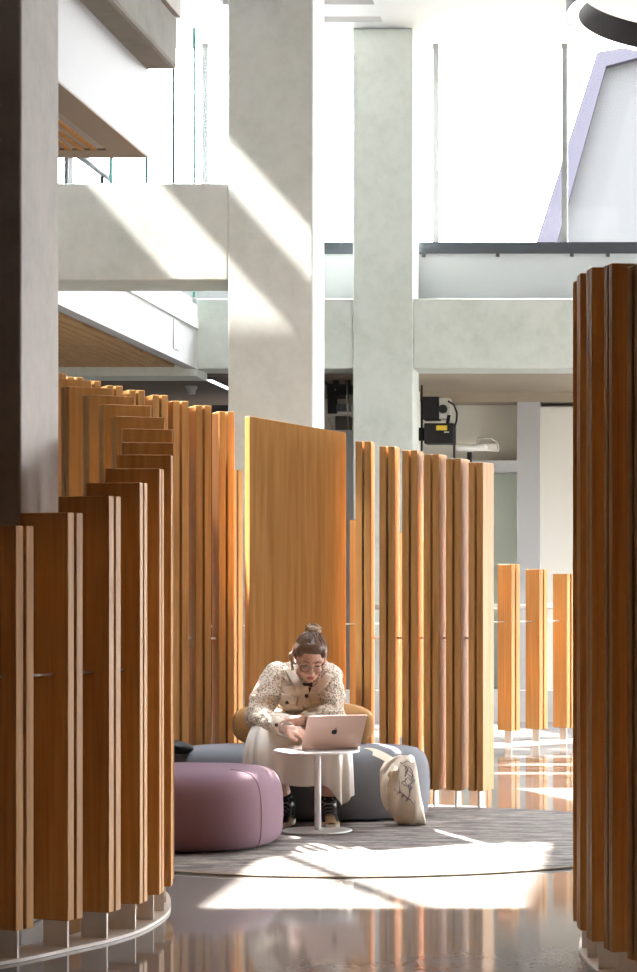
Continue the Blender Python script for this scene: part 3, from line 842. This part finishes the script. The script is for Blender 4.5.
for k in range(9):
    x0, y0 = 399+rnd.random()*12, 768+k*4.0
    ink([(x0+6*math.sin(.9*j+k)*.5+j*.9-3, y0+2.2*math.sin(1.7*j+k*2)+j*.5) for j in range(9)])
ink([(400+j*1.9, 765+1.2*math.sin(j*1.3)) for j in range(8)])
ink([(414-j*.5, 768+j*4) for j in range(9)])
ink([(399+j*.3, 768+j*4) for j in range(8)])
for k in range(4):
    ink([(384.5+1.8*math.sin(j*1.9+k)+k*.8, 792+k*4+j*1.1) for j in range(6)])
m.build('print', M['ink'], tt, smooth=True)

# ------------------------------------------------------------------ the woman
pe = thing('person', 'woman in speckled beige jacket and cream skirt, hair in a bun, bent over the laptop', 'person', (-1.8, 12.6, 0))
V = Vector
HC = V((-1.742, 12.30, .868))
HR = Matrix.Rotation(R(14), 3, 'Z') @ Matrix.Rotation(R(27), 3, 'X') @ Matrix.Rotation(R(4), 3, 'Y')   # nod forward, turned to the laptop
def hl(x, y, z): return HC+HR @ V((x, y, z))
shR, shL = V((-1.945, 12.52, .765)), V((-1.668, 12.47, .772))     # her right / left shoulder
elR, elL = V((-2.025, 12.40, .555)), V((-1.636, 12.36, .585))
wrR, wrL = V((-1.845, 12.16, .515)), V((-1.80, 12.21, .552))
hpR, hpL = V((-1.885, 12.78, .46)), V((-1.72, 12.78, .46))
knR, knL = V((-1.945, 12.27, .43)), V((-1.63, 12.28, .425))
anR, anL = V((-1.872, 12.345, .115)), V((-1.650, 12.295, .115))
chest, belly, pel, nk = V((-1.785, 12.56, .72)), V((-1.80, 12.70, .58)), V((-1.80, 12.78, .47)), V((-1.770, 12.44, .805))
b = MB()
b.capsule(pel, .13, belly, .115); b.capsule(belly, .115, chest, .13); b.capsule(chest, .125, nk, .06)
b.capsule(shR, .055, shL, .055)
b.capsule(nk, .052, hl(0, .03, -.06), .05)
# head
b.ell(hl(0, .015, .02), (.074, .092, .098), HR)
b.ell(hl(0, -.022, -.045), (.056, .062, .068), HR)
b.ell(hl(0, -.052, -.088), (.026, .024, .02), HR)                 # chin
b.capsule(hl(0, -.085, .004), .008, hl(0, -.104, -.034), .0125)   # nose
for s_ in (-1, 1):
    b.ell(hl(s_*.012, -.094, -.037), (.009, .010, .007), HR)
    b.ell(hl(s_*.076, .018, -.012), (.010, .022, .033), HR)        # ears
    b.ell(hl(s_*.036, -.062, -.035), (.022, .022, .022), HR)       # cheeks
    b.capsule(hl(s_*.012, -.078, .016), .008, hl(s_*.05, -.066, .016), .008)   # brow ridge
for h_, k_, a_ in ((hpR, knR, anR), (hpL, knL, anL)):
    b.capsule(h_, .085, k_, .052); b.capsule(k_, .05, k_.lerp(a_, .35)+V((0, .012, 0)), .05); b.capsule(k_.lerp(a_, .35)+V((0, .012, 0)), .05, a_, .034)
    b.capsule(a_, .036, a_+V((0, -.03, -.06)), .032)
for s_, e_, w_ in ((shR, elR, wrR), (shL, elL, wrL)):
    b.capsule(s_, .05, e_, .040); b.capsule(e_, .04, w_, .026)
# hands
def hand(wr, d, up, side, spread=1., curl=.5):
    d = d.normalized(); sd = d.cross(up).normalized(); up = sd.cross(d).normalized()
    k = wr+d*.066
    b.capsule(wr, .026, wr+d*.03, .028)
    for j in range(4):
        o = (j-1.5)*.019
        kn = k+sd*o*1.02+up*(.004-abs(j-1.5)*.002)-d*(.0 if j in (1, 2) else .007)
        b.capsule(wr+d*.02+sd*o*.7, .015, kn, .0115)
        L = (.064, .071, .067, .053)[j]
        c1 = d*math.cos(curl*.6)-up*math.sin(curl*.6); c2 = d*math.cos(curl*1.5)-up*math.sin(curl*1.5); c3 = d*math.cos(curl*2.1)-up*math.sin(curl*2.1)
        p1 = kn+c1*L*.46+sd*o*.12*spread; p2 = p1+c2*L*.32; p3 = p2+c3*L*.24
        b.capsule(kn, .0105, p1, .0092); b.capsule(p1, .0092, p2, .0082); b.capsule(p2, .0082, p3, .0068)
    t0 = wr+d*.022+sd*side*.024; t1 = t0+(d*.62+sd*side*.62-up*.25).normalized()*.042; t2 = t1+(d*.9+sd*side*.25-up*.2).normalized()*.028
    b.capsule(t0, .0145, t1, .011); b.capsule(t1, .011, t2, .0085)
hand(wrR, V((.95, -.12, -.20)), V((.1, -.35, .93)), 1)
hand(wrL, V((-.90, .06, -.12)), V((-.1, -.5, .86)), -1, curl=.75)
b.build('body', M['skin'], pe, remesh=.0042, smoothit=2)
# facial details
m = MB().ell(hl(0, -.0955, -.0600), (.019, .006, .0042), HR).ell(hl(0, -.0945, -.0672), (.016, .006, .0046), HR); m.build('lips', M['lip'], pe, smooth=True)
for s_ in (-1, 1):
    e = MB().ell(hl(s_*.031, -.0705, -.004), (.0135, .006, .0058), HR); e.build('eye', M['eye'], pe, smooth=True)
    MB().tube([hl(s_*.014, -.087, .018), hl(s_*.032, -.083, .026), hl(s_*.05, -.070, .021)], [.0022, .0032, .0016], 6).build('eyebrow', M['hair'], pe, smooth=True)
# glasses
gl = MB()
for s_ in (-1, 1):
    c_ = V((s_*.033, -.094, -.010))
    pts_ = [hl(c_.x+.0245*math.cos(2*math.pi*k/28), c_.y+abs(c_.x+.0245*math.cos(2*math.pi*k/28))**2*2.2, c_.z+.0215*math.sin(2*math.pi*k/28)) for k in range(29)]
    gl.tube(pts_, .0024, 6)
    gl.tube([hl(s_*.057, -.087, -.004), hl(s_*.078, -.06, .0), hl(s_*.082, .0, .0)], .0015, 6)
gl.tube([hl(-.009, -.094, -.006), hl(0, -.100, -.002), hl(.009, -.094, -.006)], .0016, 6)
g_ = gl.build('glasses', M['gold'], pe, smooth=True)
lm = MB()
for s_ in (-1, 1):
    lm.add([hl(s_*.033+.023*math.cos(2*math.pi*k/24), -.0935+abs(s_*.033+.023*math.cos(2*math.pi*k/24))**2*2.2, -.010+.020*math.sin(2*math.pi*k/24)) for k in range(24)], [tuple(range(24))])
lm.build('lens', M['lens'], g_)
# hair: swept-back cap, bun, loose locks
h = MB()
h.ell(hl(0, .030, .042), (.084, .094, .093), HR)
h.ell(hl(0, -.004, .074), (.070, .068, .046), HR)
for s_ in (-1, 1):
    h.ell(hl(s_*.054, -.006, .055), (.028, .050, .042), HR); h.ell(hl(s_*.068, .045, .0), (.022, .052, .062), HR)
h.ell(hl(0, .085, .0), (.062, .035, .07), HR)
h.capsule(hl(0, .04, .105), .045, hl(.004, .055, .132), .024)
h.build('hair', M['hair'], pe, remesh=.0045, smoothit=14)
hb = MB(); rnd = random.Random(11)
bc = V((.006, .062, .126))
hb.ell(hl(*bc), (.036, .034, .028), HR)
for k in range(10):
    a = k*.63; pts_ = [hl(bc.x+.030*math.cos(a+j*.5), bc.y+.028*math.sin(a+j*.5), bc.z-.018+.011*j+.006*rnd.random()) for j in range(5)]
    hb.tube(pts_, [.006, .011, .012, .010, .004], 7)
hb.build('bun', M['hair_sunlit'], pe, smooth=True)
st = MB()
for k in range(46):
    a = rnd.uniform(-1, 1)*1.25
    p0 = V((.074*math.sin(a), -.030-.032*math.cos(a)+.02*abs(math.sin(a)), .088-.075*abs(math.sin(a))**2))
    p3 = V((.006+rnd.uniform(-.02, .02), .055, .125))
    q = []
    for j in range(6):
        u = j/5; p = p0.lerp(p3, u); out_ = (p-V((0, .03, .04))).normalized(); 
        # keep the lock on the hair cap
        e = V(((p.x)/.086, (p.y-.030)/.097, (p.z-.042)/.097)); L_ = e.length
        if L_ < 1.0: p = V((e.x/L_*.086, e.y/L_*.097+.030, e.z/L_*.097+.042))
        q.append(hl(p.x, p.y, p.z))
    st.tube(q, [.002, .0038, .0042, .004, .0034, .002], 6)
st.build('hair_lock', M['hair'], pe, smooth=True)
st = MB()
for k in range(7):
    x0 = -.078-rnd.random()*.008
    st.tube([hl(x0, .01+.008*k, .03-.004*k), hl(x0-.006-.001*k, .02+.008*k, -.02), hl(x0-.004+.002*k, .025+.006*k, -.06-.004*k), hl(x0+.008, .03+.004*k, -.085-.004*k)], [.003, .005, .004, .001], 6)
for k in range(6):
    x0 = .078
    st.tube([hl(x0, .02+.01*k, .03), hl(x0+.006, .03+.01*k, -.02), hl(x0-.004, .045+.008*k, -.07)], [.003, .005, .001], 6)
for k in range(14):
    a = rnd.uniform(0, 6.28); 
    st.tube([hl(*bc), hl(bc.x+.03*math.cos(a), bc.y+.03*math.sin(a), bc.z+.02), hl(bc.x+.055*math.cos(a), bc.y+.05*math.sin(a), bc.z+.02+.025*rnd.random())], [.003, .002, .0006], 5)
st.build('loose_hair', M['hair_sunlit'], pe, smooth=True)

# jacket
j = MB()
j.capsule(belly+V((0, -.01, -.03)), .165, chest, .16); j.capsule(chest, .158, nk+V((0, .06, -.02)), .09)
j.capsule(shR+V((.02, .015, -.01)), .083, shL+V((-.02, .01, -.01)), .076)
j.capsule(chest+V((-.06, -.06, -.07)), .09, chest+V((.07, -.06, -.06)), .09)
j.capsule(shR, .079, shR.lerp(elR, .55)+V((-.014, -.01, 0)), .075); j.capsule(shR.lerp(elR, .55)+V((-.014, -.01, 0)), .075, elR, .068)
j.capsule(shL, .072, shL.lerp(elL, .55)+V((.010, -.01, 0)), .066); j.capsule(shL.lerp(elL, .55)+V((.010, -.01, 0)), .066, elL, .060)
cR = elR.lerp(wrR, .72); cL = elL.lerp(wrL, .62)
j.capsule(elR, .068, elR.lerp(wrR, .4), .062); j.capsule(elR.lerp(wrR, .4), .062, cR, .047)
j.capsule(elL, .062, cL, .044)
j.capsule(pel+V((-.12, -.03, .0)), .085, pel+V((.12, -.03, .0)), .085)
jo = j.build('jacket', M['jacket'], pe, remesh=.006, smoothit=3)
tx = bpy.data.textures.new('cloth_folds', 'CLOUDS'); tx.noise_scale = .055; tx.noise_depth = 2
dm = jo.modifiers.new('folds', 'DISPLACE'); dm.texture = tx; dm.strength = .022; dm.mid_level = .5; dm.texture_coords = 'GLOBAL'
# plain twill cuffs
def cuff(p, d, r0, r1, L):
    d = d.normalized(); MB().tube([p-d*L*.5, p-d*L*.42, p+d*L*.42, p+d*L*.5], [r0*.9, r0, r1, r1*.9], 20).build('cuff', M['twill'], pe, smooth=True)
cuff(elR.lerp(wrR, .80), wrR-elR, .047, .040, .062); cuff(elL.lerp(wrL, .68), wrL-elL, .046, .040, .06)
# front placket, collar, pockets and buttons follow the bent chest
fd = V((.10, -.80, -.42)).normalized()                           # front normal of the chest
upc = (nk-belly).normalized(); upc = (upc-fd*upc.dot(fd)).normalized(); rt = upc.cross(fd).normalized()
if rt.x < 0: rt = -rt
def cp(u, v, w_=0.): return chest+V((0.0, -.0, -.0))+rt*u+upc*v+fd*w_
def patch(name, u0, u1, v0, v1, mat, sink=.0, rows_=7, cols=7, th=.006):
    """a piece of cloth lying on the jacket's front: found by casting onto the jacket later"""
    P_ = []
    for a in range(rows_):
        for c in range(cols):
            u, v_ = u0+(u1-u0)*c/(cols-1), v0+(v1-v0)*a/(rows_-1); P_.append((u, v_))
    return P_, rows_, cols
bpy.context.view_layer.update()
dg = bpy.context.evaluated_depsgraph_get()
jev = jo.evaluated_get(dg)
jinv = jo.matrix_world.inverted()
def onjacket(p, d):
    o_ = jinv @ p; ok, loc, nrm_, _ = jev.ray_cast(o_, (jinv.to_3x3() @ d).normalized())
    return (jo.matrix_world @ loc, nrm_) if ok else (None, None)
def cloth(name, quad, mat, off=.004, nu=8, nv=8, th=.006):
    """quad of picture points laid onto the jacket along the camera's line of sight"""
    (x0, y0), (x1, y1), (x2, y2), (x3, y3) = quad; vs, last = [], V((0, 12.3, 0))
    for a in range(nv+1):
        for c in range(nu+1):
            u, w_ = c/nu, a/nv
            x = (x0*(1-u)+x1*u)*(1-w_)+(x3*(1-u)+x2*u)*w_; y = (y0*(1-u)+y1*u)*(1-w_)+(y3*(1-u)+y2*u)*w_
            s0 = at(x, y, 11.7); d = s0-V((0, 0, H)); d.normalize()
            p, n_ = onjacket(s0, d)
            if p is None: p = at(x, y, last.y)
            last = p; vs.append(p-d*off)
    fs = [(a*(nu+1)+c, a*(nu+1)+c+1, (a+1)*(nu+1)+c+1, (a+1)*(nu+1)+c) for a in range(nv) for c in range(nu)]
    return MB().add(vs, fs).build(name, mat, pe, smooth=True, solid=th)
cloth('front_panel', [(281, 682), (318, 688), (322, 712), (283, 711)], M['twill'])
pk = cloth('pocket_flap', [(281, 693), (299, 697), (297, 706), (280, 703)], M['twill'], .009, th=.006)
cloth('placket', [(300, 686), (308, 686), (313, 712), (304, 712)], M['twill'], .008)
def button(x, y, r=.011):
    s0 = at(x, y, 11.7); d = (s0-V((0, 0, H))).normalized(); p, n_ = onjacket(s0, d)
    if p is None: return
    p = p-d*.014
    MB().cyl(p+d*.006, p-d*.004, r, r*.9, 14).build('button', M['button'], pe)
for x, y in ((287.3, 702.5), (306.6, 696)): button(x, y)
p = elR.lerp(wrR, .80)+V((-.012, -.044, .012)); MB().cyl(p, p+V((0, -.008, 0)), .0105, .009, 14).build('button', M['button'], pe)
# collar points and the dark top at the neck
cloth('collar', [(284, 668), (292, 668), (304, 686), (296, 691)], M['twill'], .012, th=.009)
cloth('collar', [(327, 673), (333, 676), (319, 695), (311, 690)], M['twill'], .012, th=.009)
cloth('top', [(302, 683), (313, 683), (310, 692), (306, 692)], M['tee'], .005, 4, 4, .004)
# bracelet
p = wrR+(wrR-elR).normalized()*.012; d = (wrR-elR).normalized(); a_ = d.cross(V((0, 0, 1))).normalized(); b_ = d.cross(a_)
br = MB()
for k in range(18):
    t = 2*math.pi*k/18; br.ell(p+(a_*math.cos(t)+b_*math.sin(t))*.033, (.0065, .0065, .0065), n=8, m=6)
br.build('bracelet', M['lace'], pe, smooth=True)

# skirt: a tube that runs forward over the thighs and falls from the knees
path = [ # centre, axis tilt (0 = ring faces forward, 90 = ring lies flat), half width, half height
    (V((-1.80, 12.74, .525)), 10, .185, .115), (V((-1.805, 12.60, .505)), 5, .22, .108), (V((-1.80, 12.46, .495)), 5, .24, .108), (V((-1.80, 12.36, .48)), 20, .255, .115),
    (V((-1.80, 12.30, .435)), 50, .262, .128), (V((-1.80, 12.285, .385)), 78, .268, .135), (V((-1.80, 12.28, .34)), 90, .27, .135), (V((-1.80, 12.275, .29)), 90, .272, .135), (V((-1.80, 12.27, .25)), 90, .272, .135), (V((-1.80, 12.268, .235)), 90, .272, .135)]
rings = []; n = 96
for k, (c, tl, hw, hh) in enumerate(path):
    a = R(tl); e1 = V((1, 0, 0)); e2 = V((0, -math.sin(a), math.cos(a)))     # 'up/front' direction of the ring
    f_ = max(0, (k-3))/6
    rg = []
    for i in range(n):
        t = 2*math.pi*i/n; ct, st_ = math.cos(t), math.sin(t)
        u = math.copysign(abs(ct)**.72, ct); w_ = math.copysign(abs(st_)**.8, st_)
        fold = 1+f_*(.19*math.sin(9*t+.6)+.13*math.sin(17*t+1.9)+.07*math.sin(5*t))+.03*math.sin(11*t+k*.5)*(1-f_)
        dip = .06*math.exp(-((ct+.02)/.34)**2)*(1 if st_ > 0 else 0)*(.6+.4*f_)         # the cloth sags between the knees
        p = c+e1*u*hw*(1+.3*(fold-1))+e2*(w_*hh*fold-dip*.75)
        if k >= 8:
            drop = .0
            if st_ > -.4: drop = .125*math.exp(-((u-.88)/.17)**2)+.012*math.sin(3*u+1)-.022*max(0, -u-.45)
            p.z -= drop*(k-7)/2
        rg.append(p)
    rings.append(rg)
MB().loft(rings, True, False).build('skirt', M['skirt'], pe, smooth=True, solid=.004, sub=1)
# pale underskirt hem hanging behind
# socks and shoes
for (a_, k_, dr, tn) in ((anR, knR, V((-.10, -1, 0)), False), (anL, knL, V((.22, -1, 0)), True)):
    s_ = MB(); up_ = a_.lerp(k_, .16); s_.tube([a_+V((0, .0, -.04)), a_, a_.lerp(k_, .09), up_], [.042, .0405, .043, .046], 18)
    s_.build('sock', M['sock'], pe, smooth=True)
    d = dr.normalized(); sd = V((-d.y, d.x, 0)); o_ = V((a_.x, a_.y, RZ))
    sh = MB()
    prof = [(.058, .030, .052, .085), (.03, .036, .085, .105), (0, .038, .10, .125), (-.035, .038, .10, .12), (-.075, .040, .072, .085), (-.115, .043, .054, .062), (-.15, .042, .042, .05), (-.178, .034, .036, .042), (-.192, .018, .026, .03)]
    rings = []
    for y, hw, zt, zm in prof:
        rings.append([o_-d*y*1.0+sd*(hw*math.cos(2*math.pi*i/20))+V((0, 0, .026+max(0, 0)+((zm-.026)/2)*(1+math.sin(2*math.pi*i/20)))) for i in range(20)] if False else
                     [o_-d*y+sd*(hw*(1 if math.sin(t) < 0 else 1)*math.copysign(abs(math.cos(t))**.8, math.cos(t)))+V((0, 0, .022+(zm-.022)*.5*(1+math.copysign(abs(math.sin(t))**.8, math.sin(t))))) for t in [2*math.pi*i/20 for i in range(20)]])
    rings = [[o_+d*((p-o_).dot(d)*-1)+sd*((p-o_).dot(sd))+V((0, 0, p.z-o_.z)) if False else p for p in r] for r in rings]
    # toe points along +d
    rings = [[V((2*o_.x-p.x if False else p.x, p.y, p.z)) for p in r] for r in rings]
    so = MB().loft(rings).build('shoe', M['shoe'], pe, smooth=True)
    sl = MB(); rs = []
    for z, ex in ((RZ, 0), (RZ+.022, .003), (RZ+.026, .001)):
        ol = []
        for y, hw, zt, zm in prof: ol.append(o_-d*y+sd*(hw+.004+ex)+V((0, 0, z-RZ)))
        for y, hw, zt, zm in reversed(prof): ol.append(o_-d*y-sd*(hw+.004+ex)+V((0, 0, z-RZ)))
        rs.append(ol)
    sl.loft(rs).build('sole', M['sole'], so)
    tc = MB(); rings2 = []
    for y, hw, zt, zm in prof[5:]:
        rings2.append([o_-d*y+sd*((hw+.002)*math.cos(t))+V((0, 0, .024+(zm+.002-.024)*math.sin(t))) for t in [math.pi*i/12 for i in range(13)]])
    tc.loft(rings2, closed=False).build('toe_cap', M['tan'] if tn else M['shoe'], so, smooth=True, solid=.003)
    lc = MB()
    for q in range(5):
        y = .005-.024*q; zz_ = .126-.006*q if q < 2 else .118-.015*(q-1)
        c0 = o_-d*(y-.02)+V((0, 0, zz_-.006)); 
        lc.tube([c0-sd*.034+V((0, 0, -.022)), c0-sd*.018-d*-.006, c0+sd*.018-d*-.006, c0+sd*.034+V((0, 0, -.022))], .0038, 6)
    c0 = o_+d*.0+V((0, 0, .125))
    for s2 in (-1, 1): lc.tube([c0+d*.03, c0+d*.045+sd*s2*.02+V((0, 0, .018)), c0+d*.045+sd*s2*.034+V((0, 0, -.004)), c0+d*.04+sd*s2*.01+V((0, 0, -.008))], .0026, 6)
    lc.build('lace', M['lace'], so, smooth=True)
    an = MB().tube([a_+V((0, 0, -.05)), a_+V((0, 0, -.0)), a_+V((0, 0, .03))], [.046, .046, .045], 18); an.build('ankle_collar', M['shoe'], so, smooth=True)

# ------------------------------------------------------------------ light, world, camera
def sun(name, horiz, strength, col, ang=.6):
    l = bpy.data.lights.new(name, 'SUN'); l.energy = strength; l.color = col; l.angle = R(ang)
    o = bpy.data.objects.new(name, l); C.objects.link(o)
    d = V((horiz[0], horiz[1], -1)); o.rotation_euler = d.to_track_quat('-Z', 'Y').to_euler(); return o
sun('sun', S1, 12.5, (1, .95, .88))
sun('sun_off_glass', S2, 2.9, (1, .95, .88), 1.0)
w = bpy.data.worlds.new('sky'); S.world = w; w.use_nodes = True
t = w.node_tree; bgn = t.nodes['Background']
tc = N(t, 'ShaderNodeTexCoord'); sx = N(t, 'ShaderNodeSeparateXYZ'); t.links.new(tc.outputs['Generated'], sx.inputs[0])
mr = N(t, 'ShaderNodeMapRange'); mr.inputs[1].default_value = -1; t.links.new(sx.outputs['Z'], mr.inputs[0])
r = ramp(t, mr.outputs[0], [(0, (.16, .155, .15)), (.47, (.26, .255, .25)), (.505, (.95, .95, .97)), (.65, (.97, .98, 1)), (1, (.85, .92, 1))])
t.links.new(r.outputs[0], bgn.inputs['Color']); bgn.inputs['Strength'].default_value = 7.5

cam = bpy.data.cameras.new('camera'); co = bpy.data.objects.new('camera', cam); C.objects.link(co)
co.location = (0, 0, H); co.rotation_euler = (R(90), 0, 0)
cam.sensor_fit = 'VERTICAL'; cam.sensor_height = 36; cam.sensor_width = 36*637/972; cam.lens = 36*F/972
cam.shift_x = -(CX-318.5)/972; cam.shift_y = (CY-486)/972
cam.clip_end = 200
S.camera = co
S.view_settings.view_transform = 'Standard'; S.view_settings.look = 'None'; S.view_settings.gamma = 1
S.view_settings.exposure = 2.28
S.cycles.use_denoising = True
S.cycles.max_bounces = 12; S.cycles.diffuse_bounces = 8; S.cycles.glossy_bounces = 5; S.cycles.transparent_max_bounces = 12
S.cycles.sample_clamp_indirect = 8
S.cycles.caustics_reflective = False; S.cycles.caustics_refractive = False
